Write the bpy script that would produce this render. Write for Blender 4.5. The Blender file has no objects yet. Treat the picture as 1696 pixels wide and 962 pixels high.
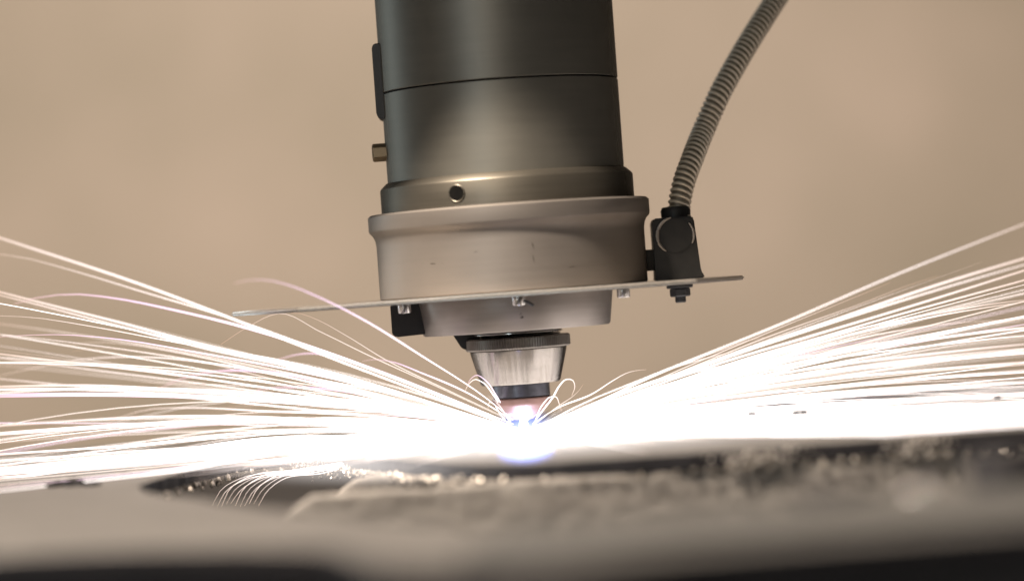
import bpy, bmesh, math, random
from mathutils import Vector, Matrix, noise, geometry
R = math.radians
random.seed(7)
scene = bpy.context.scene
COL = scene.collection

# ------------------------------------------------------------------ units
# lengths are written in u = 0.2 mm; Z is measured from the camera's height,
# the top of the steel sheet is Z = -243 and lies at world z = 0
U = 0.0002
ZS = 243.0
D = 4711.0                      # camera to torch axis, in u
ROLL = R(4.1)
CX = -3.5
def V(x, y, z): return Vector((x * U, y * U, (z + ZS) * U))

# ------------------------------------------------------------------ camera
cam = bpy.data.cameras.new('camera')
cam.lens = 100; cam.sensor_width = 36
cam.clip_start = 0.02; cam.clip_end = 50
cam.dof.use_dof = True
cam.dof.focus_distance = (D - 80) * U
cam.dof.aperture_fstop = 4.2
cam.dof.aperture_blades = 0
co = bpy.data.objects.new('camera', cam); COL.objects.link(co)
co.matrix_world = Matrix.Translation(V(CX, -D, 0)) @ Matrix.Rotation(R(90), 4, 'X') @ Matrix.Rotation(-ROLL, 4, 'Z')
scene.camera = co
_c, _s = math.cos(ROLL), math.sin(ROLL)
def P(px, py, y=0.0):
    """point of the place seen at photo pixel (px, py), at depth y behind the torch axis (u)"""
    dx, dy = px - 848.0, 481.0 - py
    k = (D + y) / D
    return Vector(((_c * dx + _s * dy) * k + CX, y, (-_s * dx + _c * dy) * k))

# ------------------------------------------------------------------ light
w = bpy.data.worlds.new('World'); scene.world = w; w.use_nodes = True
bg = w.node_tree.nodes['Background']
bg.inputs[0].default_value = (1.0, 0.86, 0.72, 1); bg.inputs[1].default_value = 0.022
def area(name, loc, target, sx, sy, power, color):
    l = bpy.data.lights.new(name, 'AREA'); l.shape = 'RECTANGLE'; l.size = sx; l.size_y = sy
    l.energy = power; l.color = color
    o = bpy.data.objects.new(name, l); COL.objects.link(o)
    o.location = loc
    o.rotation_euler = (Vector(target) - Vector(loc)).to_track_quat('-Z', 'Y').to_euler()
    return o
area('ceiling_lamp', (-0.50, -0.64, 1.16), (0, -0.04, 0.06), 0.15, 0.12, 66, (1.0, 0.86, 0.72))
sl = bpy.data.lights.new('wall_fill', 'SPOT'); sl.energy = 28; sl.color = (1.0, 0.975, 0.935)  # unseen spot added only to brighten the wall
sl.spot_size = R(52); sl.spot_blend = 1.0; sl.shadow_soft_size = 0.08
wo = bpy.data.objects.new('wall_fill', sl); COL.objects.link(wo); wo.location = (-0.30, 0.30, 1.20)
wo.rotation_euler = (Vector((-0.09, 1.62, 0.0)) - wo.location).to_track_quat('-Z', 'Y').to_euler()
area('strip_window', (-0.46, -1.15, 0.30), (0, 0, 0.11), 0.09, 0.7, 1.7, (0.80, 0.92, 1.0))
area('side_window', (-0.85, 0.50, 0.25), (0, 0, 0.10), 0.10, 0.7, 2.0, (0.75, 0.90, 1.0))
area('room_lamp', (-0.35, -1.9, 0.75), (0, 0, 0.05), 0.40, 0.50, 5.0, (1.0, 0.88, 0.74))
al = bpy.data.lights.new('arc_light', 'POINT'); al.energy = 0.05; al.color = (0.55, 0.66, 1.0); al.shadow_soft_size = 0.004
ao = bpy.data.objects.new('arc_light', al); COL.objects.link(ao); ao.location = V(0, -22, -226)
scene.view_settings.view_transform = 'Standard'
scene.view_settings.look = 'None'
scene.view_settings.exposure = 0
scene.view_settings.gamma = 1
scene.cycles.use_denoising = True
scene.cycles.max_bounces = 6
scene.cycles.transparent_max_bounces = 24
scene.cycles.sample_clamp_indirect = 4
scene.cycles.volume_bounces = 0

# ------------------------------------------------------------------ materials
def newmat(name):
    m = bpy.data.materials.new(name); m.use_nodes = True
    nt = m.node_tree
    return m, nt, nt.nodes['Principled BSDF']
def metal(name, c1, c2, rough=0.35, metallic=1.0, scale=(60, 60, 900), noise_amt=0.5, edge=None, bump=0.05, rough_var=0.12, spot=None):
    m, nt, b = newmat(name)
    N = nt.nodes; L = nt.links
    tc = N.new('ShaderNodeTexCoord'); mp = N.new('ShaderNodeMapping'); mp.inputs['Scale'].default_value = scale
    n1 = N.new('ShaderNodeTexNoise'); n1.inputs['Scale'].default_value = 1.0; n1.inputs['Detail'].default_value = 6
    L.new(tc.outputs['Object'], mp.inputs[0]); L.new(mp.outputs[0], n1.inputs['Vector'])
    n2 = N.new('ShaderNodeTexNoise'); n2.inputs['Scale'].default_value = 45; n2.inputs['Detail'].default_value = 5
    L.new(tc.outputs['Object'], n2.inputs['Vector'])
    mx = N.new('ShaderNodeMix'); mx.data_type = 'FLOAT'; mx.inputs[0].default_value = noise_amt
    L.new(n2.outputs[0], mx.inputs[2]); L.new(n1.outputs[0], mx.inputs[3])
    rp = N.new('ShaderNodeValToRGB'); rp.color_ramp.elements[0].color = (*c1, 1); rp.color_ramp.elements[1].color = (*c2, 1)
    rp.color_ramp.elements[0].position = 0.32; rp.color_ramp.elements[1].position = 0.68
    L.new(mx.outputs[0], rp.inputs[0])
    col = rp.outputs[0]
    if spot:                                   # small dark specks of dirt
        n3 = N.new('ShaderNodeTexNoise'); n3.inputs['Scale'].default_value = spot[1]; n3.inputs['Detail'].default_value = 3
        L.new(tc.outputs['Object'], n3.inputs['Vector'])
        r3 = N.new('ShaderNodeValToRGB'); r3.color_ramp.elements[0].position = spot[2]; r3.color_ramp.elements[1].position = spot[2] + 0.06
        L.new(n3.outputs[0], r3.inputs[0])
        m3 = N.new('ShaderNodeMix'); m3.data_type = 'RGBA'
        L.new(r3.outputs[0], m3.inputs[0]); L.new(col, m3.inputs[6]); m3.inputs[7].default_value = (*spot[0], 1)
        col = m3.outputs[2]
    L.new(col, b.inputs['Base Color'])
    b.inputs['Metallic'].default_value = metallic
    mr = N.new('ShaderNodeMapRange'); mr.inputs[3].default_value = rough - rough_var; mr.inputs[4].default_value = rough + rough_var
    L.new(mx.outputs[0], mr.inputs[0]); L.new(mr.outputs[0], b.inputs['Roughness'])
    if edge: b.inputs['Specular Tint'].default_value = (*edge, 1)
    if bump:
        bp = N.new('ShaderNodeBump'); bp.inputs['Strength'].default_value = bump; bp.inputs['Distance'].default_value = 0.0006
        L.new(mx.outputs[0], bp.inputs['Height']); L.new(bp.outputs[0], b.inputs['Normal'])
    return m
M = {}
M['barrel'] = metal('anodised_barrel', (0.178, 0.169, 0.145), (0.212, 0.200, 0.171), 0.47, 0.72, (40, 40, 500), 0.4, edge=(0.08, 0.08, 0.08), bump=0.02, rough_var=0.05)
M['clamp'] = metal('dark_anodised_ring', (0.115, 0.104, 0.085), (0.145, 0.130, 0.107), 0.42, 0.75, (40, 40, 900), 0.5, edge=(0.1, 0.1, 0.1), bump=0.03, rough_var=0.05)
M['flange'] = metal('turned_aluminium', (0.245, 0.218, 0.194), (0.275, 0.246, 0.220), 0.50, 0.7, (25, 25, 700), 0.4, edge=(0.15, 0.14, 0.13), bump=0.05, rough_var=0.06)
M['cone'] = metal('machined_aluminium', (0.25, 0.225, 0.205), (0.32, 0.288, 0.262), 0.40, 0.75, (40, 40, 700), 0.4, edge=(0.2, 0.19, 0.18), bump=0.05, rough_var=0.08, spot=((0.05, 0.045, 0.04), 260, 0.735))
M['plate'] = metal('thin_steel_plate', (0.46, 0.42, 0.375), (0.58, 0.53, 0.475), 0.36, 0.85, (900, 900, 900), 0.6, bump=0.04)
M['steel'] = metal('polished_steel', (0.50, 0.48, 0.46), (0.62, 0.60, 0.57), 0.24, 1.0, (200, 200, 1500), 0.5, bump=0.03, rough_var=0.06)
M['nozzle'] = metal('satin_steel_nozzle', (0.30, 0.275, 0.25), (0.34, 0.315, 0.285), 0.20, 1.0, (60, 60, 500), 0.5, bump=0.03, rough_var=0.06)
M['knurl'] = metal('dark_knurled_steel', (0.13, 0.115, 0.10), (0.20, 0.18, 0.155), 0.40, 0.9, (400, 400, 400), 0.5, bump=0.05)
M['collar'] = metal('blued_steel_collar', (0.085, 0.085, 0.10), (0.13, 0.13, 0.15), 0.35, 0.9, (300, 300, 900), 0.5, bump=0.04)
M['copper'] = metal('heated_copper', (0.19, 0.115, 0.10), (0.27, 0.17, 0.15), 0.55, 0.8, (300, 300, 900), 0.5, bump=0.05)
M['black'] = metal('black_polymer', (0.012, 0.012, 0.012), (0.02, 0.019, 0.018), 0.5, 0.0, (300, 300, 300), 0.5, bump=0.06)
M['blackmetal'] = metal('blackened_metal', (0.018, 0.018, 0.019), (0.03, 0.03, 0.03), 0.45, 0.3, (300, 300, 300), 0.5, bump=0.06)
M['brass'] = metal('dull_brass', (0.20, 0.15, 0.095), (0.27, 0.205, 0.13), 0.45, 0.8, (400, 400, 400), 0.5)
M['hose'] = metal('hose_sleeve', (0.11, 0.092, 0.066), (0.15, 0.126, 0.092), 0.5, 0.2, (400, 400, 400), 0.5, bump=0.05)
M['ridge'] = metal('hose_spiral_wire', (0.40, 0.345, 0.265), (0.52, 0.455, 0.36), 0.55, 0.3, (400, 400, 400), 0.5)
M['sheet'] = metal('mill_steel_sheet', (0.100, 0.094, 0.088), (0.150, 0.141, 0.132), 0.60, 0.35, (18, 60, 60), 0.5, bump=0.05, rough_var=0.08, spot=((0.10, 0.09, 0.085), 120, 0.64))
M['cut_edge'] = metal('oxide_black_cut_edge', (0.010, 0.010, 0.012), (0.022, 0.020, 0.022), 0.6, 0.1, (900, 900, 60), 0.6, bump=0.25)
M['slag'] = metal('grey_slag_crust', (0.29, 0.265, 0.242), (0.42, 0.385, 0.35), 0.55, 0.15, (160, 160, 160), 0.5, bump=0.05, spot=((0.2, 0.175, 0.16), 50, 0.66))
M['dross'] = metal('bright_dross', (0.36, 0.32, 0.28), (0.58, 0.52, 0.45), 0.36, 0.5, (600, 600, 600), 0.5, bump=0.2)
M['bed'] = metal('dark_bed_steel', (0.026, 0.025, 0.027), (0.042, 0.040, 0.042), 0.7, 0.1, (20, 20, 20), 0.5)
M['bar'] = metal('grey_bar_steel', (0.066, 0.065, 0.062), (0.10, 0.098, 0.094), 0.6, 0.3, (18, 60, 60), 0.5, bump=0.05)
M['hole'] = metal('recess_black', (0.006, 0.006, 0.006), (0.012, 0.011, 0.01), 0.6, 0.2, (300, 300, 300), 0.5)

M['hole'].node_tree.nodes['Principled BSDF'].inputs['Specular IOR Level'].default_value = 0.02
M['black'].node_tree.nodes['Principled BSDF'].inputs['Specular IOR Level'].default_value = 0.18
M['cut_edge'].node_tree.nodes['Principled BSDF'].inputs['Specular IOR Level'].default_value = 0.2
def wall_mat():
    m, nt, b = newmat('beige_plaster')
    N = nt.nodes; L = nt.links
    tc = N.new('ShaderNodeTexCoord')
    n = N.new('ShaderNodeTexNoise'); n.inputs['Scale'].default_value = 4.5; n.inputs['Detail'].default_value = 4
    L.new(tc.outputs['Object'], n.inputs['Vector'])
    rp = N.new('ShaderNodeValToRGB')
    rp.color_ramp.elements[0].color = (0.425, 0.36, 0.285, 1); rp.color_ramp.elements[0].position = 0.3
    rp.color_ramp.elements[1].color = (0.54, 0.445, 0.365, 1); rp.color_ramp.elements[1].position = 0.7
    L.new(n.outputs[0], rp.inputs[0]); L.new(rp.outputs[0], b.inputs['Base Color'])
    b.inputs['Roughness'].default_value = 0.9
    n2 = N.new('ShaderNodeTexNoise'); n2.inputs['Scale'].default_value = 120; n2.inputs['Detail'].default_value = 5
    L.new(tc.outputs['Object'], n2.inputs['Vector'])
    bp = N.new('ShaderNodeBump'); bp.inputs['Strength'].default_value = 0.2; bp.inputs['Distance'].default_value = 0.002
    L.new(n2.outputs[0], bp.inputs['Height']); L.new(bp.outputs[0], b.inputs['Normal'])
    return m
M['wall'] = wall_mat()

def spark_mat(name, hot, mid, tail, s_hot, s_mid, s_tail):
    """a spark cools along its length: attribute glow_level runs from 1 at the cut to 0 at the tip"""
    m = bpy.data.materials.new(name); m.use_nodes = True
    nt = m.node_tree; N = nt.nodes; L = nt.links
    for n in list(N): N.remove(n)
    at = N.new('ShaderNodeAttribute'); at.attribute_name = 'glow_level'
    rp = N.new('ShaderNodeValToRGB'); e = rp.color_ramp.elements
    e[0].position = 0.0; e[0].color = (*[c * s_tail / 10 for c in tail], 1)
    e[1].position = 1.0; e[1].color = (*[c * s_hot / 10 for c in hot], 1)
    k = e.new(0.30); k.color = (*[c * s_mid / 10 for c in mid], 1)
    L.new(at.outputs['Fac'], rp.inputs[0])
    em = N.new('ShaderNodeEmission'); em.inputs[1].default_value = 10
    L.new(rp.outputs[0], em.inputs[0])
    out = N.new('ShaderNodeOutputMaterial'); L.new(em.outputs[0], out.inputs[0])
    m.cycles.emission_sampling = 'NONE'
    return m
M['spark'] = spark_mat('white_hot_spark', (1, 0.93, 0.89), (1, 0.86, 0.81), (1, 0.68, 0.47), 3.2, 1.7, 0.8)
M['spark_violet'] = spark_mat('violet_white_spark', (1, 0.88, 0.90), (1, 0.72, 0.92), (1, 0.66, 0.5), 2.6, 1.4, 0.8)
M['spark_thin'] = spark_mat('cooling_spark', (1, 0.88, 0.80), (1, 0.81, 0.70), (1, 0.60, 0.36), 1.7, 1.05, 0.65)

# ------------------------------------------------------------------ helpers
def link(name, bm, mat, parent=None, smooth=True, sharp=35):
    bmesh.ops.recalc_face_normals(bm, faces=bm.faces[:])
    me = bpy.data.meshes.new(name)
    for f in bm.faces: f.smooth = smooth
    if smooth:
        a = R(sharp)
        for e in bm.edges:
            if len(e.link_faces) == 2 and e.calc_face_angle(0) > a: e.smooth = False
    bm.to_mesh(me); bm.free()
    for mm in (mat if isinstance(mat, (list, tuple)) else [mat]): me.materials.append(mm)
    o = bpy.data.objects.new(name, me); COL.objects.link(o)
    if parent: o.parent = parent
    return o
def tag(o, label=None, cat=None, group=None, kind=None):
    if label: o['label'] = label
    if cat: o['category'] = cat
    if group: o['group'] = group
    if kind: o['kind'] = kind
    return o
def empty(name, label, cat, loc=(0, 0, 0), group=None):
    o = bpy.data.objects.new(name, None); COL.objects.link(o); o.location = loc
    o.empty_display_size = 0.02
    return tag(o, label, cat, group)
def lathe(bm, prof, seg=96, cx=0, cy=0, axis='Z', ripple=None):
    """closed body of revolution; prof = [(radius, height)] from top to bottom in u"""
    rings = []
    for r, z in prof:
        ring = []
        for i in range(seg):
            a = 2 * math.pi * i / seg
            rr = r * (1 + (ripple if (ripple and i % 2) else 0))
            p = (cx + rr * math.cos(a), cy + rr * math.sin(a), z)
            ring.append(bm.verts.new(V(*p)))
        rings.append(ring)
    for a, b in zip(rings, rings[1:]):
        for i in range(seg):
            j = (i + 1) % seg
            bm.faces.new((a[i], a[j], b[j], b[i]))
    bm.faces.new(rings[0]); bm.faces.new(list(reversed(rings[-1])))
    return bm
def box(bm, x0, x1, y0, y1, z0, z1, bev=2.0):
    g = bmesh.ops.create_cube(bm, size=1)
    vs = g['verts']
    for v in vs:
        v.co = V(x0 if v.co.x < 0 else x1, y0 if v.co.y < 0 else y1, z0 if v.co.z < 0 else z1)
    if bev:
        es = list({e for v in vs for e in v.link_edges})
        bmesh.ops.bevel(bm, geom=es, offset=bev * U, segments=2, affect='EDGES', profile=0.5)
    return bm
def prism(bm, pts, z0, z1, bev=0):
    """vertical prism over the outline pts [(x, y)]"""
    lo = [bm.verts.new(V(x, y, z0)) for x, y in pts]; hi = [bm.verts.new(V(x, y, z1)) for x, y in pts]
    n = len(pts)
    bm.faces.new(hi); bm.faces.new(list(reversed(lo)))
    es = []
    for i in range(n):
        j = (i + 1) % n
        bm.faces.new((lo[i], lo[j], hi[j], hi[i]))
    if bev:
        es = [e for e in bm.edges]
        bmesh.ops.bevel(bm, geom=es, offset=bev * U, segments=2, affect='EDGES')
    return bm
def prism_y(bm, pts, y0, y1, bev=0):
    """prism along Y over the outline pts [(x, z)]"""
    lo = [bm.verts.new(V(x, y0, z)) for x, z in pts]; hi = [bm.verts.new(V(x, y1, z)) for x, z in pts]
    n = len(pts)
    bm.faces.new(hi); bm.faces.new(list(reversed(lo)))
    for i in range(n):
        j = (i + 1) % n
        bm.faces.new((lo[i], lo[j], hi[j], hi[i]))
    if bev: bmesh.ops.bevel(bm, geom=bm.edges[:], offset=bev * U, segments=2, affect='EDGES')
    return bm
def catmull(pts, n):
    """n points along a smooth curve through pts"""
    pts = [Vector(p) for p in pts]
    if len(pts) == 2: return [pts[0].lerp(pts[1], i / (n - 1)) for i in range(n)]
    q = [pts[0] * 2 - pts[1]] + pts + [pts[-1] * 2 - pts[-2]]
    ds = [0]
    for a, b in zip(pts, pts[1:]): ds.append(ds[-1] + max((b - a).length, 1e-6))
    out = []
    for i in range(n):
        t = ds[-1] * i / (n - 1)
        k = 0
        while k < len(pts) - 2 and t > ds[k + 1]: k += 1
        f = (t - ds[k]) / (ds[k + 1] - ds[k])
        p0, p1, p2, p3 = q[k], q[k + 1], q[k + 2], q[k + 3]
        # non-uniform tangents keep unevenly spaced points from overshooting
        d1 = ds[k + 1] - ds[k]; d0 = (p1 - p0).length or d1; d2 = (p3 - p2).length or d1
        m1 = ((p1 - p0) / d0 * d1 + (p2 - p1) / d1 * d0) / (d0 + d1) * d1
        m2 = ((p2 - p1) / d1 * d2 + (p3 - p2) / d2 * d1) / (d1 + d2) * d1
        f2, f3 = f * f, f * f * f
        out.append(p1 * (2 * f3 - 3 * f2 + 1) + m1 * (f3 - 2 * f2 + f) + p2 * (-2 * f3 + 3 * f2) + m2 * (f3 - f2))
    return out
def tube(bm, path, radii, sides=6, heat=None, layer=None):
    """closed tube along path (u, Z from the camera's height)"""
    n = len(path); rings = []
    up = Vector((0, 0, 1))
    for i, p in enumerate(path):
        t = (path[min(i + 1, n - 1)] - path[max(i - 1, 0)])
        if t.length < 1e-9: t = Vector((1, 0, 0))
        t.normalize()
        s = t.cross(up if abs(t.z) < 0.95 else Vector((0, 1, 0))); s.normalize()
        v = s.cross(t)
        r = radii[i] if isinstance(radii, (list, tuple)) else radii
        ring = []
        for k in range(sides):
            a = 2 * math.pi * k / sides
            c = p + (s * math.cos(a) + v * math.sin(a)) * r
            vert = bm.verts.new(V(*c))
            if layer is not None: vert[layer] = heat[i]
            ring.append(vert)
        rings.append(ring)
    for a, b in zip(rings, rings[1:]):
        for k in range(sides):
            j = (k + 1) % sides
            bm.faces.new((a[k], a[j], b[j], b[k]))
    bm.faces.new(rings[0]); bm.faces.new(list(reversed(rings[-1])))
    return bm
def lump(bm, p, r, seed=0, sub=1, sq=(1, 1, 1), mi=0):
    g = bmesh.ops.create_icosphere(bm, subdivisions=sub, radius=1.0)
    for v in g['verts']:
        d = v.co.copy()
        k = 1 + 0.55 * noise.noise(d * 1.3 + Vector((seed * 3.7, seed * 1.3, seed * 7.1)))
        v.co = V(p[0] + d.x * r * k * sq[0], p[1] + d.y * r * k * sq[1], p[2] + d.z * r * k * sq[2])
    return g

# ------------------------------------------------------------------ setting
bm = bmesh.new()
n = 24
prof = []
vs = [[bm.verts.new((-1.7 + 3.4 * i / n, 1.62, -0.9 + 4.4 * j / n)) for j in range(n + 1)] for i in range(n + 1)]
for i in range(n):
    for j in range(n): bm.faces.new((vs[i][j], vs[i + 1][j], vs[i + 1][j + 1], vs[i][j + 1]))
tag(link('wall', bm, M['wall']), kind='structure')
bm = bmesh.new(); box(bm, -6000, 6000, -3100, 5600, -700, -560, 0)
tag(link('floor', bm, M['bed']), kind='structure')

# ------------------------------------------------------------------ steel sheet
rim_px = [((1000, -745), (700, -743), (400, -742), (150, -738), (0, -715), (-150, -500), (-255, -235), (-325, -40), (-372, 20), (-440, 5),
           (-501, -180), (-547, -424), (-562, -560), (-520, -780), (-433, -980), (-294, -1304), (-152, -1560), (12, -1790), (200, -1800), (420, -1760), (1000, -1740))]
rim = catmull([(x, y, 0) for x, y in rim_px[0]], 190)
rimp = []
for i, p in enumerate(rim):
    d = noise.noise(Vector((p.x * 0.03, p.y * 0.03, 1.7))) * 4 + noise.noise(Vector((p.x * 0.15, p.y * 0.15, 4.0))) * 1.6
    rimp.append((p.x + d, p.y + d))
near = [(q.x, q.y) for q in catmull([(1000, -2130, 0), (480, -2125, 0), (200, -2150, 0), (-20, -2170, 0), (-120, -2100, 0), (-230, -1840, 0), (-420, -1710, 0), (-1000, -1650, 0)], 60)]
outline = [(2600, -760), *[(1500, -745)], *rimp, (1500, -1745), (1500, -2130), *near, (-2600, -1650), (-2600, 780), (2600, 780)]
TH = 22
bm = bmesh.new()
def offset_ring(pts, d, z):
    n = len(pts); out = []
    for i in range(n):
        a, b = Vector(pts[i - 1]), Vector(pts[(i + 1) % n])
        t = (b - a); t.normalize()
        nrm = Vector((t.y, -t.x))      # outline runs clockwise seen from above -> this points into the steel or out; sign set below
        out.append(bm.verts.new(V(pts[i][0] + nrm.x * d, pts[i][1] + nrm.y * d, z)))
    return out
def area2(p): return sum(p[i - 1][0] * p[i][1] - p[i][0] * p[i - 1][1] for i in range(len(p))) / 2
sgn = 1 if area2(outline) < 0 else -1
r0 = offset_ring(outline, 2.0 * sgn, -ZS)
r1 = offset_ring(outline, 0.0, -ZS - 1.6)
r2 = offset_ring(outline, 0.8 * sgn, -ZS - TH)
nO = len(outline)
for ia, ib, ic in geometry.tessellate_polygon([[Vector((x, y, 0)) for x, y in outline]]):
    if len({ia, ib, ic}) == 3:
        bm.faces.new((r0[ia], r0[ib], r0[ic])); bm.faces.new((r2[ic], r2[ib], r2[ia]))
for a, b, mi in ((r0, r1, 0), (r1, r2, 1)):
    for i in range(nO):
        j = (i + 1) % nO
        f = bm.faces.new((a[i], a[j], b[j], b[i])); f.material_index = mi
sheet = empty('steel_sheet', 'grey steel sheet being cut, with a large curved opening and a blackened cut edge', 'metal sheet', V(0, 0, -ZS))
so = link('sheet_body', bm, [M['sheet'], M['cut_edge']], smooth=False)
so.parent = sheet; so.matrix_parent_inverse = Matrix.Translation(-sheet.location)
def keep(o, root):
    o.parent = root; o.matrix_parent_inverse = Matrix.Translation(-root.location); return o

# dross drops hanging from the lower lip of the cut
bm = bmesh.new()
rnd = random.Random(3)
for i, (x, y) in enumerate(rimp):
    if x > 950 or y < -800: continue
    dens = 9 if (x < 40 and y > -700) else 3
    if x < -385: dens = 3
    for k in range(dens):
        xx = x + rnd.uniform(-6, 6); yy = y + rnd.uniform(-9, 1)
        rr = rnd.uniform(1.2, 4.6) if y > -700 else rnd.uniform(1.0, 2.8)
        lump(bm, (xx, yy, -ZS - TH - rnd.uniform(1, 10)), rr, rnd.random() * 50, 1, (1, 1, rnd.uniform(0.9, 1.7)))
for k in range(420):
    t = rnd.random(); t2 = int(len(rimp) * 0.0)
    q = min(rimp, key=lambda c: abs(c[0] - (-365 + 230 * t)) + (0 if c[1] > -560 else 900))
    lump(bm, (q[0] + rnd.uniform(-8, 8), q[1] - rnd.uniform(0, 14), -ZS - TH - 1 - abs(rnd.gauss(0, 9)) * (1 - 0.5 * t)), rnd.uniform(1.4, 3.8), rnd.random() * 50, 1)
keep(tag(link('dross', bm, M['dross']), kind='stuff'), sheet)
bm = bmesh.new()
# three thick clusters that climb over the edge
for cx0, wd in ((320, 55), (545, 40), (-360, 30)):
    for k in range(124):
        xx = cx0 + rnd.gauss(0, wd * 0.55)
        yy = -746 if cx0 > 0 else -30
        lump(bm, (xx, yy + rnd.uniform(-6, 2), -ZS - rnd.uniform(4, TH + 8)), rnd.uniform(1.2, 3.0), rnd.random() * 50, 1)
keep(tag(link('slag_clump', bm, M['slag']), kind='stuff'), sheet)

# ------------------------------------------------------------------ support slats under the sheet, crusted with slag
def slat(name, y, label, z_top, x0, x1, amp, group):
    root = empty(name, label, 'support slat', V(0, y, -560), group)
    bm = bmesh.new(); box(bm, x0 + 105, x1, y - 5, y + 5, -558, z_top, 1)
    keep(link('slat_blade', bm, M['bed']), root)
    bm = bmesh.new()
    nx, nz = 300, 26
    rn = random.Random(int(abs(y)))
    grid = []
    for i in range(nx + 1):
        row = []
        for j in range(nz + 1):
            x = x0 + (x1 - x0) * i / nx; f = j / nz
            z = z_top + 3 - f * 150 - 110 * max(0.0, 1 - (x - x0) / 110) ** 2
            q = Vector((x * 0.035, z * 0.05, y * 0.1))
            b = amp * (0.6 + noise.noise(q) * 0.9 + noise.noise(q * 2.7) * 0.35 + noise.noise(q * 6) * 0.12) * (1 - 0.55 * f)
            if j == 0 or j == nz: b = -2
            row.append(bm.verts.new(V(x + noise.noise(q * 3) * 3, y - 6 - max(b, -2), z + noise.noise(q * 2 + Vector((9, 0, 0))) * 3)))
        grid.append(row)
    for i in range(nx):
        for j in range(nz): bm.faces.new((grid[i][j], grid[i + 1][j], grid[i + 1][j + 1], grid[i][j + 1]))
    back = []
    g = bmesh.ops.solidify(bm, geom=bm.faces[:], thickness=1.5 * U)
    keep(link('slag_crust', bm, M['slag'], sharp=80), root)
    return root
slat('support_slat', -728, 'upright slag crusted support slat right under the straight cut edge of the sheet', -268, -400, 1500, 3.2, 'support slats under the sheet')
slat('support_slat', -370, 'farther slag crusted support slat showing at the left end of the opening', -268, -350, 1200, 3.2, 'support slats under the sheet')

# dark front panel of the cutting table, set back under the near edge of the sheet
bm = bmesh.new()
front = [(1500, -2050)] + [(x, y + 75) for x, y in near] + [(-2600, -1575)]
back_ = [(x, y + 25) for x, y in front]
prism(bm, front + back_[::-1], -700 + 141, -ZS - TH - 1)
tag(link('work_table', bm, M['bed'], smooth=False), 'dark front panel of the cutting table under the near edge of the sheet', 'table')

# grey bar of the cutting table lying along the near strip of the sheet
bm = bmesh.new()
prism(bm, [(-70, -2105), (900, -2075), (1500, -2075), (1500, -1800), (420, -1815), (200, -1850), (-30, -1890)], -ZS + 0.8, -ZS + 8, 1.5)
tag(link('table_bar', bm, M['bar'], smooth=False), 'dark grey steel bar lying along the near right strip of the sheet', 'steel bar')

# loose lumps
def loose(name, px, py, y, z, r, label, mat, seed, sq=(1, 1, .8), cat='slag lump', sub=3, group=None):
    p = P(px, py, y)
    bm = bmesh.new(); lump(bm, (0, 0, -ZS), r, seed, sub, sq)
    o = link(name, bm, mat, sharp=60)
    o.location = V(p.x, y, z)
    return tag(o, label, cat, group)

loose('slag_bead', 1538, 818, -1790, -ZS + 6, 10, 'small shiny slag bead on the near rim at right, blurred to a pale disc', M['steel'], 2, (1, 1, .9), 'slag bead', group='slag beads on the near rim')
loose('slag_bead', 1508, 765, -1765, -ZS + 4, 7, 'smaller shiny slag bead left of the larger one on the near rim at right', M['steel'], 5, (1, 1, .9), 'slag bead', group='slag beads on the near rim')
loose('slag_lump', 1668, 800, -1800, -ZS + 20, 34, 'big dark slag lump on the near sheet at the right edge of the picture', M['cut_edge'], 8, (1.2, 1, .85))
loose('slag_lump', 1375, 828, -1735, -ZS + 4, 18, 'long low dark shape standing for a shadow gap on the near rim, left of the pale beads', M['cut_edge'], 21, (2.6, 1, .42))  # dark body added in place of a shadow gap, no real slag
loose('slag_lump', 97, 804, -455, -ZS + 2.5, 15, 'flat dark slag lump lying on the sheet at far left, leftmost of three', M['cut_edge'], 12, (1.2, 1.6, .32), group='slag lumps on the sheet at far left')
loose('slag_lump', 122, 804, -480, -ZS + 3.5, 14, 'thicker dark slag lump in the middle of the three at far left', M['cut_edge'], 14, (1.0, 1.5, .5), group='slag lumps on the sheet at far left')
loose('slag_lump', 152, 808, -500, -ZS + 2, 12, 'small dark slag lump at far left, the one nearest the opening', M['cut_edge'], 17, (1.3, 1.5, .3), group='slag lumps on the sheet at far left')

# ------------------------------------------------------------------ cutting head
head = empty('cutting_head', 'round metal cutting head with a dark barrel, pale flange, thin plate and tapered nozzle', 'cutting head', V(0, 0, -213))
def part(name, bm, mat, parent=None, sharp=35, smooth=True):
    o = link(name, bm, mat, sharp=sharp, smooth=smooth)
    if parent is None: return keep(o, head)
    o.parent = parent; o.matrix_parent_inverse = Matrix.Translation(-head.location) if parent.parent is None else Matrix.Identity(4)
    return o
barrel = part('barrel', lathe(bmesh.new(), [(190, 690), (196, 684), (196, 339.2), (195.2, 338.4), (190, 338)], 160), M['barrel'])
part('lower_barrel', lathe(bmesh.new(), [(190, 335.8), (195.2, 335.6), (196, 334.8), (196, 186), (190, 186)], 160), M['barrel'])
part('seam_groove', lathe(bmesh.new(), [(189, 341), (192.5, 340), (192.5, 334), (189, 333)], 160), M['hole'])
cr = part('clamp_ring', lathe(bmesh.new(), [(190, 189.5), (199, 189.5), (208, 181), (209.5, 178), (209.5, 138), (190, 137.2)], 160), M['clamp'])
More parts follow.
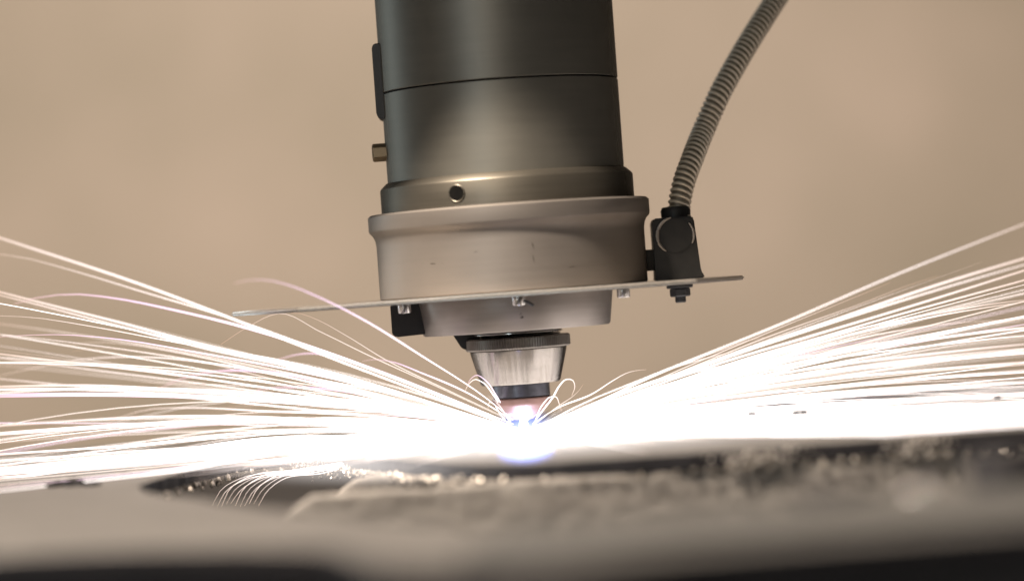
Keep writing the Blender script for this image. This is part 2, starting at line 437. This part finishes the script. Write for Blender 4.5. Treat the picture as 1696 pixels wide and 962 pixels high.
# set-screw hole in the ring: rim, and plug coloured with the bore's shade
def radial(bm, ang, r0, r1, rad0, rad1, z, seg=24):
    """short cylinder standing on the barrel surface, pointing outwards at angle ang (deg, -90 faces the camera)"""
    d = Vector((math.cos(R(ang)), math.sin(R(ang)), 0)); s = Vector((-d.y, d.x, 0))
    a = []; b = []
    for i in range(seg):
        t = 2 * math.pi * i / seg
        o = s * math.cos(t) + Vector((0, 0, 1)) * math.sin(t)
        p0 = d * r0 + o * rad0 + Vector((0, 0, z)); p1 = d * r1 + o * rad1 + Vector((0, 0, z))
        a.append(bm.verts.new(V(*p0))); b.append(bm.verts.new(V(*p1)))
    for i in range(seg):
        j = (i + 1) % seg; bm.faces.new((a[i], a[j], b[j], b[i]))
    bm.faces.new(a); bm.faces.new(list(reversed(b)))
    return bm
HA = -90 - math.degrees(math.asin(80 / 209.5))
hr = part('screw_hole', radial(bmesh.new(), HA, 200, 210.6, 12.6, 12.6, 160), M['hole'], cr)
bm = bmesh.new()
d = Vector((math.cos(R(HA)), math.sin(R(HA)), 0)); s = Vector((-d.y, d.x, 0))
ringp = [d * 210.0 + (s * math.cos(2 * math.pi * k / 32) + Vector((0, 0, 1)) * math.sin(2 * math.pi * k / 32)) * 13.2 + Vector((0, 0, 160)) for k in range(33)]
tube(bm, ringp, 1.3, 6)
part('hole_rim', bm, M['clamp'], cr)
fl = part('flange', lathe(bmesh.new(), [(200, 138.5), (229, 138.5), (233, 135), (233, 113), (232, 110), (226.5, 104), (223.5, 97), (222.3, 90), (222, 84), (222, 0.5), (220, -1.5), (190, -1.5)], 180), M['flange'])
# scratches on the flange skin
def skin_patch(pts, r):
    bm = bmesh.new()
    vs = []
    for x, z in pts:
        a = -math.sqrt(max(r * r - x * x, 0)); vs.append(bm.verts.new(V(x * 1.0008, a * 1.0008, z)))
    bm.faces.new(vs)
    g = bmesh.ops.extrude_face_region(bm, geom=bm.faces[:])
    for v in g['geom']:
        if isinstance(v, bmesh.types.BMVert): v.co.y += 1.0 * U
    return bm
def mark(p0, p1, wd):
    dx, dz = p1[0] - p0[0], p1[1] - p0[1]; l = math.hypot(dx, dz); nx, nz = -dz / l * wd, dx / l * wd
    mx, mz = (p0[0] + p1[0]) / 2, (p0[1] + p1[1]) / 2
    return [p0, (mx + nx, mz + nz), p1, (mx - nx, mz - nz)]
for a, b, wd in (((-145, 53), (-108, 50), 0.9), ((33, 75), (36, 62), 1.1), ((33, 55), (35, 40), 0.8), ((-60, 64), (-52, 66), 0.6), ((88, 30), (100, 31), 0.6)):
    part('scratch', skin_patch(mark(a, b, wd), 222), M['clamp'], fl)
# side cover strip and stud on the left of the barrel
bm = bmesh.new()
prism_y(bm, [(-190, 420), (-201, 420), (-205, 414), (-205, 304), (-201, 296), (-190, 296)], -42, 30, 1.5)
part('cover_strip', bm, M['blackmetal'])
bm = bmesh.new(); lathe(bm, [(13, 0), (15, -2), (15, -24), (13, -26)], 6)
o = part('side_stud', bm, M['brass'])
o.data.transform(Matrix.Translation(V(-217, -20, 242)) @ Matrix.Rotation(R(-90), 4, 'Y') @ Matrix.Translation(-V(0, 0, 0)))
# housing the head hangs from, above the picture
bm = bmesh.new(); box(bm, -580, 150, -432, 320, 690, 1300, 8)
part('carriage_housing', bm, M['clamp'])
# thin plate with clipped corners
pl = [(-342, -246), (287, -246), (374, -95), (374, 95), (287, 246), (-342, 246), (-461, 95), (-461, -95)]
plate = part('plate', prism(bmesh.new(), pl, -9.5, -2.2, 2.6), M['plate'], sharp=30)
# cone body under the plate
part('cone_body', lathe(bmesh.new(), [(150, -9.8), (162, -9.8), (162.5, -12), (155.5, -63), (153, -66), (60, -66)], 160), M['cone'])
bm = bmesh.new(); prism_y(bm, [(-205, -9.9), (-120, -9.9), (-120, -60), (-198, -63), (-205, -58)], -40, 60, 1.5)
part('cable_block', bm, M['black'])
# cap screws
def screw(x, y):
    bm = bmesh.new(); lathe(bm, [(8, -9.8), (10.5, -10.5), (10.5, -22), (9.5, -24), (6, -24)], 28, x, y)
    lathe(bm, [(4.6, -23.8), (4.8, -24.3), (4.2, -24.6)], 6, x, y)
    return part('screw', bm, M['steel'])
screw(-178, -140); screw(6, -208); screw(174, -160)
bm = bmesh.new(); tube(bm, [Vector((12, -212, -16)), Vector((20, -214, -20)), Vector((29, -214, -26))], [1.5, 2.8, 2.2], 8)
part('retaining_pin', bm, M['blackmetal'])
# nozzle stack
part('neck', lathe(bmesh.new(), [(55, -65), (60, -66), (60, -78), (55, -79)], 96), M['hole'])
part('washer', lathe(bmesh.new(), [(50, -68), (73, -68), (75, -69.5), (75, -71), (73, -72), (50, -72)], 96), M['steel'])
bm = bmesh.new(); lathe(bm, [(50, -73.2), (66, -73.2), (68, -74.5), (66, -75.6), (50, -75.6)], 96, 4, -3)
part('washer', bm, M['steel'])
bm = bmesh.new(); prism_y(bm, [(-106, -66.5), (-62, -66.5), (-62, -90), (-88, -92), (-94, -88)], -16, 16, 1)
part('lever', bm, M['black'])
part('knurled_ring', lathe(bmesh.new(), [(70, -76.5), (84, -76.5), (87, -78.5), (87, -94), (84.5, -96.5), (70, -96.5)], 240, ripple=-0.016), M['knurl'], sharp=20)
part('nozzle_cone', lathe(bmesh.new(), [(70, -96.8), (79.5, -96.8), (80.5, -98), (80, -101), (66.5, -151), (64, -154), (40, -154)], 128), M['nozzle'])
part('collar', lathe(bmesh.new(), [(40, -153.5), (46, -154), (47.5, -156), (47.5, -175), (46, -177), (30, -177)], 96), M['collar'])
part('copper_tip', lathe(bmesh.new(), [(30, -177.2), (48, -177.2), (49.5, -179), (49, -186), (46, -190), (20, -211), (17, -213), (4, -213)], 96), M['copper'])
# side bracket with round gland for the hose
bm = bmesh.new()
prism_y(bm, [(234, 96), (238, 101), (300, 101), (303, 96), (307, 12), (314, 3), (314, -2), (233, -2), (234, 12)], -36, 36, 2)
br = part('hose_bracket', bm, M['black'])
bm = bmesh.new(); box(bm, 214, 240, -20, 20, 16, 51, 2); part('bracket_tab', bm, M['black'], br)
bm = bmesh.new()
for a0, a1, rr in ((100, 235, 3.2), (-30, 40, 2.4)):
    tube(bm, [Vector((271 + 30 * math.cos(R(a0 + (a1 - a0) * k / 24)), -37, 71 + 30 * math.sin(R(a0 + (a1 - a0) * k / 24)))) for k in range(25)],
         [max(0.6, rr * math.sin(math.pi * (k + 1) / 26) ** 0.5) for k in range(25)], 8)
part('gland_ring', bm, M['flange'], br)
bm = bmesh.new()
prism_y(bm, [(271 + 28 * math.cos(2 * math.pi * k / 40), 71 + 28 * math.sin(2 * math.pi * k / 40)) for k in range(40)], -37.5, -30, 1.0)
part('gland_cap', bm, M['black'], br)
bm = bmesh.new(); lathe(bm, [(24, 99), (25, 112), (22.5, 118), (20, 119)][::-1], 40, 276, 0)
part('hose_socket', bm, M['black'], br)
bm = bmesh.new(); lathe(bm, [(20, -9.8), (22, -11), (22, -15), (20, -16)], 32, 274, 0); lathe(bm, [(15, -16), (17, -18), (17, -28), (15, -30)], 6, 274, 0)
lathe(bm, [(9, -30), (9, -38), (7.5, -40), (4, -40)], 20, 274, 0)
part('bracket_bolt', bm, M['blackmetal'], br)

# ------------------------------------------------------------------ hose
hose_px = [((1122, 366), 0), ((1125, 340), 4), ((1131, 308), 15), ((1146, 265), 40), ((1165, 217), 80), ((1190, 160), 100), ((1221, 103), 130), ((1254, 48), 165), ((1288, -5), 200), ((1327, -65), 240), ((1364, -130), 280)]
path = catmull([P(a[0], a[1], y) for a, y in hose_px], 260)
hose = empty('corrugated_hose', 'brown corrugated metal hose rising from the black bracket beside the flange', 'hose', V(*path[0]))
bm = bmesh.new(); tube(bm, path, 16.2, 24)
keep(link('sleeve', bm, M['hose']), hose)
fine = catmull(path[::6], 1900)
seg = sum((b - a).length for a, b in zip(fine, fine[1:]))
hel = []; acc = 0
up = Vector((0, 1, 0))
for i, p in enumerate(fine):
    if i: acc += (p - fine[i - 1]).length
    t = fine[min(i + 1, len(fine) - 1)] - fine[max(i - 1, 0)]; t.normalize()
    s = t.cross(up); s.normalize(); v = s.cross(t)
    a = 2 * math.pi * acc / 10.0
    hel.append(p + (s * math.cos(a) + v * math.sin(a)) * 16.6)
bm = bmesh.new(); tube(bm, hel, 3.0, 6)
keep(link('spiral_ridge', bm, M['ridge'], sharp=80), hose)
bm = bmesh.new()
fr = [path[0] + (path[1] - path[0]).normalized() * k for k in (1, 3, 9, 11)]
tube(bm, fr, [21.5, 22.5, 22.5, 21.5], 32)
keep(link('ferrule', bm, M['ridge']), hose)

# ------------------------------------------------------------------ plasma arc between tip and sheet
arc = empty('plasma_arc', 'blue white plasma arc burning between the copper tip and the sheet', 'plasma arc', V(0, 0, -ZS))
bm = bmesh.new()
lathe(bm, [(2, -213.3), (6, -216), (8, -226), (10, -236), (16, -241), (5, -242.6)], 32)
m = bpy.data.materials.new('arc_core'); m.use_nodes = True
nt = m.node_tree
for x in list(nt.nodes): nt.nodes.remove(x)
em = nt.nodes.new('ShaderNodeEmission'); em.inputs[0].default_value = (0.85, 0.90, 1, 1); em.inputs[1].default_value = 10
nt.links.new(em.outputs[0], nt.nodes.new('ShaderNodeOutputMaterial').inputs[0])
m.cycles.emission_sampling = 'NONE'
keep(link('arc_core', bm, m), arc)
def glow_volume(name, color, strength, centre, rad, power):
    """emitting volume, densest at its centre"""
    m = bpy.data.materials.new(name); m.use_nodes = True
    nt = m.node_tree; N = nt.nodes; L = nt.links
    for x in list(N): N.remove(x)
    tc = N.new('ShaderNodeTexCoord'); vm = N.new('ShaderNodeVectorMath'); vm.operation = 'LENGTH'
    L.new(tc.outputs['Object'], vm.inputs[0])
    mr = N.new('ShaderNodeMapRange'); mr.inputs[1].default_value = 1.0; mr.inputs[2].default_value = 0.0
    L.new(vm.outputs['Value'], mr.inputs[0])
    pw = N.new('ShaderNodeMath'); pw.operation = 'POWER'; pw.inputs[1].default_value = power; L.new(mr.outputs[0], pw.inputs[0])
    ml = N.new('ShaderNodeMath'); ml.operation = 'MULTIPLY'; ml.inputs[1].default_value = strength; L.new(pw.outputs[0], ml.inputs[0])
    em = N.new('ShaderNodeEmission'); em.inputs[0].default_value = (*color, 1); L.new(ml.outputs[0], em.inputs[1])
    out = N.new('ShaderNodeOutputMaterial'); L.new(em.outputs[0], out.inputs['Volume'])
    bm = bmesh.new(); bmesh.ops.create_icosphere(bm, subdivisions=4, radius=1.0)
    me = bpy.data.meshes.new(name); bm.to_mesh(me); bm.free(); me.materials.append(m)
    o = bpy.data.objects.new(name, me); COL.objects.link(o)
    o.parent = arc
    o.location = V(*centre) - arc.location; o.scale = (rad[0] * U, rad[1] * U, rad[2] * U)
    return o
glow_volume('plasma_halo', (0.25, 0.38, 1.0), 150, (0, -40, -224), (56, 56, 38), 1.4)

tag(glow_volume('bloom_haze', (1.0, 0.93, 0.90), 23, (30, -330, -243), (520, 460, 42), 1.1), kind='stuff')  # white haze volume added as glare over the sheet, no real fume

glow_volume('bloom_glow', (0.16, 0.26, 1.0), 190, (0, -520, -241), (44, 215, 25), 0.9)  # blue glow volume added at the rim for lens bloom, no real gas there

# ------------------------------------------------------------------ sparks
def spark_bm(bm, path, r0, taper=0.55, tip=0.25, n=None, hscale=1.0):
    """path runs from the cut to the tip"""
    lay = bm.verts.layers.float.get('glow_level') or bm.verts.layers.float.new('glow_level')
    N = len(path)
    rad = []; heat = []
    for i in range(N):
        f = i / (N - 1)
        k = 1 - max(0.0, (f - taper) / (1 - taper)) * (1 - tip)
        rad.append(max(r0 * k * min(1.0, 0.34 + f * 1.5), 0.12))
        heat.append(max(0.0, min(1.0, (1.05 - f) * hscale)))
    tube(bm, path, rad, 5, heat, lay)
SPARKS = []
def spark(name, px, y_end, r, label, group=None, mat='spark', taper=0.6, tip=0.25, hscale=1.0, n=26, src=None, ypow=1.0):
    """px: photo pixels listed from the cut outwards; depth runs from the arc to y_end"""
    ln = [0]
    for a, b in zip(px, px[1:]): ln.append(ln[-1] + math.hypot(b[0] - a[0], b[1] - a[1]))
    pts = [P(a[0], a[1], y_end * (l / ln[-1]) ** ypow) for a, l in zip(px, ln)]
    r *= 1.15 if mat == 'spark_violet' else 0.86
    bm = bmesh.new(); spark_bm(bm, catmull(pts, n), r, taper, tip, hscale=hscale)
    o = link(name, bm, M[mat], sharp=180)
    # its origin sits where the streak leaves the cut
    o0 = V(*pts[0]); o.data.transform(Matrix.Translation(-o0)); o.location = o0
    SPARKS.append(o)
    return tag(o, label, 'spark', group)
S = 'spark'
C0 = (862, 712)
GL = 'sparks flying to the left'; GR = 'sparks flying to the right'
spark(S, [C0, (700, 650), (560, 597), (416, 540), (239, 473), (0, 394), (-60, 374)], 220, 2.1, 'highest long straight white spark reaching the left edge of the picture', GL, taper=0.9, tip=0.8)
spark(S, [C0, (700, 645), (540, 584), (382, 527), (239, 484), (120, 448), (40, 427), (0, 421), (-20, 419)], 160, 1.3, 'thin white spark just under the highest left streak, with an orange tip', GL, taper=0.5, tip=0.4)
spark(S, [C0, (700, 643), (478, 563), (406, 542), (287, 513), (191, 494), (120, 487), (57, 494), (24, 503)], -260, 2.5, 'broad violet tinted spark bending over to a level orange tip at upper left', GL, 'spark_violet', 0.45, 0.2)
spark(S, [C0, (526, 613), (335, 570), (191, 532), (48, 496), (-40, 473)], 120, 1.8, 'straight white spark ending left below the violet bent streak', GL, taper=0.9, tip=0.8)
spark(S, [C0, (526, 617), (335, 576), (191, 538), (48, 501), (-40, 479)], 90, 1.2, 'thin white spark running close below a thicker straight one at left', GL, taper=0.9, tip=0.7)
spark(S, [C0, (478, 599), (287, 566), (143, 539), (48, 525), (0, 523), (-40, 522)], -60, 1.0, 'fine white spark flattening out left at mid height', GL)
spark(S, [C0, (574, 632), (335, 585), (191, 561), (96, 554), (43, 555), (0, 558), (-20, 560)], -120, 1.1, 'fine white spark turning level then slightly down at the left edge', GL, 'spark_violet')
spark('spark', [(850, 695), (800, 655), (700, 590), (598, 527), (526, 491), (478, 472), (445, 464), (411, 464), (388, 469)], -420, 1.35, 'lone violet white spark arching over the left end of the thin plate', GL, 'spark_violet', 0.5, 0.3)
spark(S, [(838, 693), (720, 638), (612, 589), (530, 549), (464, 519), (406, 544), (366, 570)], -80, 0.9, 'thin spark bouncing off the underside of the plate into an inverted V', GL, 'spark_thin', 0.5, 0.5, n=40)
spark(S, [(835, 690), (740, 645), (636, 594), (574, 556), (520, 527), (497, 519), (482, 518)], -100, 0.95, 'thin cream spark ending just under the left part of the plate', GL, 'spark_thin', 0.5, 0.4)
spark(S, [C0, (574, 648), (430, 613), (287, 582), (215, 570), (148, 567), (112, 573)], -300, 1.1, 'fine spark with a level orange tip left, above two shorter ones', GL)
spark(S, [C0, (574, 655), (430, 622), (300, 592), (215, 580), (165, 576), (120, 582)], -240, 0.9, 'fine spark with a faint drooping tip at mid left, second of a close pair', GL, 'spark_thin')
spark(S, [C0, (430, 640), (263, 617), (143, 603), (0, 586), (-40, 581)], 60, 1.5, 'white spark running nearly straight to the left edge at mid fan height', GL, taper=0.9, tip=0.8)
spark(S, [C0, (430, 648), (263, 626), (143, 611), (0, 592), (-40, 586)], 150, 1.0, 'thin straight spark just under the nearly straight one at mid fan left', GL, taper=0.9, tip=0.8)
spark(S, [C0, (670, 657), (526, 628), (382, 606), (263, 592), (191, 591), (120, 597), (48, 611), (0, 622), (-20, 628)], -350, 1.2, 'long arched spark drooping to an orange tip at the left edge', GL)
spark(S, [(850, 702), (700, 642), (598, 604), (540, 587), (507, 585), (468, 593), (433, 609)], -300, 1.9, 'short violet humped spark above the dense left fan', GL, 'spark_violet', 0.45, 0.2)
spark(S, [(848, 695), (770, 648), (700, 618), (645, 598), (622, 595), (600, 598)], -200, 1.3, 'small violet spark curling over right of the humped one', GL, 'spark_violet', 0.5, 0.2)
spark(S, [C0, (669, 666), (574, 642), (478, 620), (392, 613), (335, 618), (287, 632), (258, 647)], -330, 2.4, 'broad pale violet spark curving down in the middle of the left fan', GL, 'spark_violet', 0.45, 0.25)
spark(S, [C0, (669, 668), (574, 648), (478, 641), (430, 645), (395, 655)], -300, 1.8, 'short pinkish spark curling down inside the left fan', GL, 'spark_violet', 0.45, 0.25)
spark(S, [C0, (574, 686), (430, 680), (311, 675), (239, 679), (201, 690), (172, 704)], -300, 1.5, 'low arched spark with a drooping tip in the lower left fan', GL)
spark(S, [C0, (600, 700), (430, 690), (240, 690), (100, 698), (0, 705), (-40, 708)], 80, 1.6, 'low level white spark near the foot of the left fan', GL, taper=0.9, tip=0.8)
spark(S, [C0, (574, 668), (335, 648), (143, 638), (0, 640), (-40, 641)], 0, 2.2, 'level white spark reaching the left edge midway down the fan', GL, taper=0.9, tip=0.8)
spark(S, [C0, (574, 674), (335, 657), (143, 653), (0, 655), (-40, 656)], -80, 3.0, 'thick level white spark just under another at the left edge', GL, 'spark_violet', 0.9, 0.9, hscale=1.6)
spark(S, [C0, (600, 704), (430, 697), (191, 705), (0, 718), (-40, 721)], -120, 3.6, 'very thick white spark dipping slightly towards the left edge', GL, taper=0.95, tip=0.9, hscale=2)
spark(S, [C0, (600, 722), (430, 728), (287, 748), (143, 764), (0, 778), (-40, 782)], -200, 4.4, 'thickest white spark sloping down to the lower left edge', GL, taper=0.95, tip=0.9, hscale=2)
spark(S, [C0, (600, 728), (430, 738), (287, 757), (143, 774), (0, 794), (-40, 800)], -150, 3.0, 'lowest thick white spark reaching the left edge above the sheet', GL, taper=0.95, tip=0.9, hscale=2)
spark(S, [C0, (600, 715), (430, 715), (240, 735), (0, 752), (-40, 755)], -100, 2.0, 'white spark sloping down left between the two thick lower ones', GL, taper=0.95, tip=0.9, hscale=2)
spark(S, [C0, (640, 733), (450, 748), (330, 763), (240, 776), (191, 786), (158, 797), (139, 809)], -330, 1.0, 'thin orange spark falling to the sheet at lower left', GL, 'spark_thin')
# sparks dropping into the opening
for k in range(11):
    a = k / 10
    x0, y0 = 470 + 62 * a, 781 + 3 * math.sin(k * 2.1); x1, y1 = 352 + 76 * a, 836 + 3 * math.sin(k * 1.3)
    spark(S, [(690 + 10 * a, 748), (600 + 15 * a, 760), (x0, y0), (x1 + 48 - 8 * a, y0 + 10), (x1 + 14, y0 + 30), (x1, y1)], -120 - 14 * (k % 4), 0.5 + 0.15 * (k % 3),
          'fine pale spark curving down into the opening left of the cut', 'sparks dropping into the opening', 'spark', n=30, ypow=0.6, hscale=1.3, taper=0.8, tip=0.5)
# hooks beside the nozzle
spark(S, [(845, 700), (818, 655), (798, 632), (787, 628), (777, 635), (769, 650)], -90, 1.5, 'short white hook shaped spark left of the nozzle, lower of two', GL, 'spark', 0.4, 0.4)
spark(S, [(846, 698), (823, 657), (801, 627), (790, 621), (779, 628), (774, 637)], -110, 1.1, 'short violet hook shaped spark left of the nozzle, upper of two', GL, 'spark_violet', 0.4, 0.4)
spark(S, [(842, 702), (826, 682), (817, 668), (811, 666), (808, 677)], -90, 1.2, 'tiny hooked spark close to the left side of the copper tip', GL, 'spark', 0.5, 0.4)
spark(S, [(884, 700), (900, 678), (916, 657), (927, 638), (938, 628), (948, 629), (952, 638), (947, 655)], -90, 1.7, 'white hook shaped spark curling over just right of the nozzle', GR, 'spark', 0.5, 0.35)
spark(S, [(884, 702), (900, 668), (912, 657), (921, 657), (926, 668), (930, 680)], -90, 1.2, 'tiny kinked spark close to the right side of the copper tip', GR, 'spark', 0.5, 0.5)
spark(S, [(882, 702), (924, 675), (981, 652), (1017, 629), (1037, 618), (1056, 613), (1070, 612)], -120, 1.5, 'short spark with a faint upturned tip right of the nozzle', GR, 'spark', 0.4, 0.2)
spark(S, [(884, 704), (925, 672), (950, 655), (960, 645), (966, 636)], -100, 0.9, 'very short thin spark below the right hand hook', GR, 'spark_thin')
# right fan
C1 = (880, 712)
spark(S, [C1, (948, 676), (1091, 617), (1282, 541), (1474, 459), (1696, 371), (1760, 346)], 300, 1.25, 'highest thin straight spark reaching the right edge of the picture', GR, taper=0.95, tip=0.9)
spark(S, [C1, (1045, 647), (1235, 579), (1378, 531), (1545, 474), (1696, 428), (1750, 412)], 200, 2.1, 'thick straight white spark second highest at the right edge', GR, taper=0.95, tip=0.9)
spark(S, [C1, (1045, 652), (1235, 588), (1330, 560), (1521, 503), (1696, 448), (1750, 431)], 100, 1.7, 'straight white spark third highest at the right edge', GR, taper=0.95, tip=0.9)
spark(S, [C1, (1045, 657), (1235, 594), (1330, 567), (1474, 525), (1696, 464), (1750, 449)], 40, 1.5, 'straight white spark fourth highest at the right edge', GR, taper=0.95, tip=0.9)
spark(S, [C1, (1045, 648), (1140, 610), (1282, 554), (1426, 503), (1521, 467), (1555, 457)], -260, 1.1, 'thin spark fading to an orange tip above the right fan', GR, 'spark_thin')
spark(S, [C1, (1045, 647), (1140, 606), (1330, 527), (1426, 488), (1474, 468)], -200, 0.9, 'thin spark ending in an orange tip under the highest right streak', GR, 'spark_thin')
spark(S, [C1, (1045, 660), (1235, 597), (1378, 555), (1521, 524), (1646, 503), (1696, 497), (1740, 494)], -200, 1.4, 'white spark bending level near the right edge, upper of two', GR, taper=0.8)
spark(S, [C1, (1045, 661), (1235, 602), (1378, 562), (1569, 520), (1696, 500), (1740, 494)], -120, 1.3, 'white spark bending level near the right edge, lower of two', GR, taper=0.8)
spark(S, [C1, (1045, 663), (1330, 583), (1474, 550), (1593, 534), (1665, 531), (1690, 533)], -260, 1.2, 'spark arching level to an orange tip at mid right', GR)
spark(S, [C1, (1091, 652), (1378, 583), (1569, 549), (1696, 526), (1750, 516)], 60, 1.5, 'straight spark below the arching one at mid right', GR, taper=0.95, tip=0.9)
spark(S, [C1, (1091, 650), (1235, 599), (1378, 560), (1426, 550), (1459, 553), (1478, 562)], -260, 1.4, 'spark bending over to a hooked tip inside the right fan', GR)
spark(S, [C1, (1000, 662), (1139, 617), (1211, 607), (1254, 608), (1278, 616)], -280, 2.6, 'broad white spark curving over in the near right fan', GR, 'spark', 0.6, 0.3, hscale=1.5)
spark(S, [C1, (1000, 660), (1120, 607), (1200, 577), (1250, 561), (1275, 558)], -230, 1.2, 'short spark with a blunt tip above the near right fan', GR)
spark(S, [C1, (1000, 660), (1100, 614), (1170, 593), (1215, 583), (1238, 581)], -230, 1.3, 'short spark ending low over the near right fan', GR)
for a, b, c, r in ((543, 592, 40, 2.1), (556, 600, -60, 1.3), (570, 612, 130, 1.2), (584, 620, -120, 3.2), (600, 632, 90, 1.6), (616, 644, -80, 2.2), (634, 655, 20, 1.7), (652, 672, -150, 3.4), (664, 682, 60, 1.8)):
    spark(S, [C1, (1091, b + (712 - b) * 0.42), (1330, b), (1550, (a + b) / 2 - (b - a) * 0.15), (1696, a), (1760, a - 4)], c, r,
          'white hot spark running right in the lower half of the right fan', 'sparks in the lower right fan', taper=0.95, tip=0.9, hscale=1.6)

# ballistic sparks that fill the two fans
def ballistic(rn, side, low=False):
    az = rn.gauss(0, 0.30) if not low else rn.gauss(-0.25, 0.75)
    if side < 0:
        el = R(-0.5 + 22.5 * rn.random() ** (1.6 if not low else 6))
    else:
        el = R(-0.3 + 17.2 * rn.random() ** (1.6 if not low else 6))
    far = rn.random() < 0.55
    length = rn.uniform(900, 1500) if far else rn.uniform(250, 900)
    if low: length = 120 + 620 * rn.random() ** 1.9; far = False
    drop = rn.uniform(0.0, 0.00012) * (1 if far else 2.2) + (0.00010 if (side < 0 and rn.random() < .5) else 0)
    c = Vector((side * rn.uniform(0, 20), rn.uniform(-12, 12), -236 + rn.uniform(0, 8)))
    pts = []
    N = 18
    for i in range(N):
        s = length * i / (N - 1)
        h = s * math.cos(el)
        p = c + Vector((side * h * math.cos(az), h * math.sin(az), s * math.sin(el) - drop * s * s))
        if p.z < -ZS + 2.5: p.z = -ZS + 2.5 + 0.02 * (p.z + ZS)
        p.z = max(p.z, -ZS + 1.5)
        pts.append(p)
    return pts, far
rn = random.Random(11)
def fan_label(side, far, pts):
    e = pts[-1]; slope = math.degrees(math.atan2(e.z + ZS, abs(e.x)))
    where = 'upper' if slope > 10 else ('middle' if slope > 3.5 else 'lowest')
    kind = 'long thin white spark' if far else 'short fading spark'
    return '%s in the %s part of the %s fan' % (kind, where, 'left' if side < 0 else 'right')
for k in range(176):
    side = -1 if k % 2 else 1
    pts, far = ballistic(rn, side)
    bm = bmesh.new()
    spark_bm(bm, pts, rn.choice((0.36, 0.4, 0.45, 0.5, 0.55, 0.65, 0.8, 1.15)), 0.6, 0.7 if far else 0.2, hscale=rn.uniform(1.0, 1.7) if far else 1.0)
    o = link(S, bm, M[rn.choice(('spark', 'spark', 'spark_thin', 'spark_violet', 'spark_thin'))], sharp=180)
    o0 = V(*pts[0]); o.data.transform(Matrix.Translation(-o0)); o.location = o0
    tag(o, fan_label(side, far, pts), 'spark', 'filling sparks of the left fan' if side < 0 else 'filling sparks of the right fan')
bm = bmesh.new()
for k in range(230):
    side = -1 if k % 2 else 1
    pts, far = ballistic(rn, side, low=(k % 3 != 0))
    pts = pts[::1] if far else pts[::2] + [pts[-1]]
    spark_bm(bm, pts, rn.choice((0.4, 0.5, 0.6, 0.8)), 0.5, 0.4, hscale=1.3)
for k in range(660):  # long right-hand lines added to whiten the sheet where spark light falls
    a = rn.uniform(R(-155), R(-25)) if k < 400 else rn.uniform(R(-54), R(0))
    length = rn.uniform(120, 560) if k < 400 else rn.uniform(500, 1500)
    el = R(rn.uniform(0.2, 4.5)) if k < 400 else R(rn.uniform(0.0, 1.2))
    c = Vector((rn.uniform(-14, 14), rn.uniform(-14, 0), -238)); pts = []
    for i in range(10):
        q = length * i / 9
        p = c + Vector((q * math.cos(a), q * math.sin(a), q * math.sin(el) - 0.00012 * q * q))
        if p.y < -690: p.y = -690 - (p.y + 690) * 0.01
        p.z = max(p.z, -ZS + 1.5); pts.append(p)
    spark_bm(bm, pts, rn.choice((0.5, 0.7, 0.9)) if k < 400 else rn.choice((0.6, 0.8, 1.1)), 0.4 if k < 400 else 0.9, 0.2 if k < 400 else 0.8, hscale=1.2 if k < 400 else 1.6)
tag(link('spark_spray', bm, M['spark'], sharp=180), 'dense white spray of countless fine sparks streaming low from the cut, partly standing in for lit sheet', 'spark spray', kind='stuff')

# dark flecks in front of the bright right fan
for px, py, r, lab in ((1246, 685, 4.2, 'tiny dark fleck low over the sheet, leftmost in the right fan'), (1318, 683, 3.8, 'tiny dark fleck, left one of a close pair in the right fan'), (1331, 682, 4.0, 'tiny dark fleck, right one of a close pair in the right fan'),
                       (1652, 658, 4.0, 'tiny dark fleck near the right edge of the picture')):
    p = P(px, py, -330)
    loose('metal_fleck', px, py, -330, p.z, r, lab, M['cut_edge'], px, (1.8, 1, .7), 'fleck', 2, 'flecks flying in the right fan')
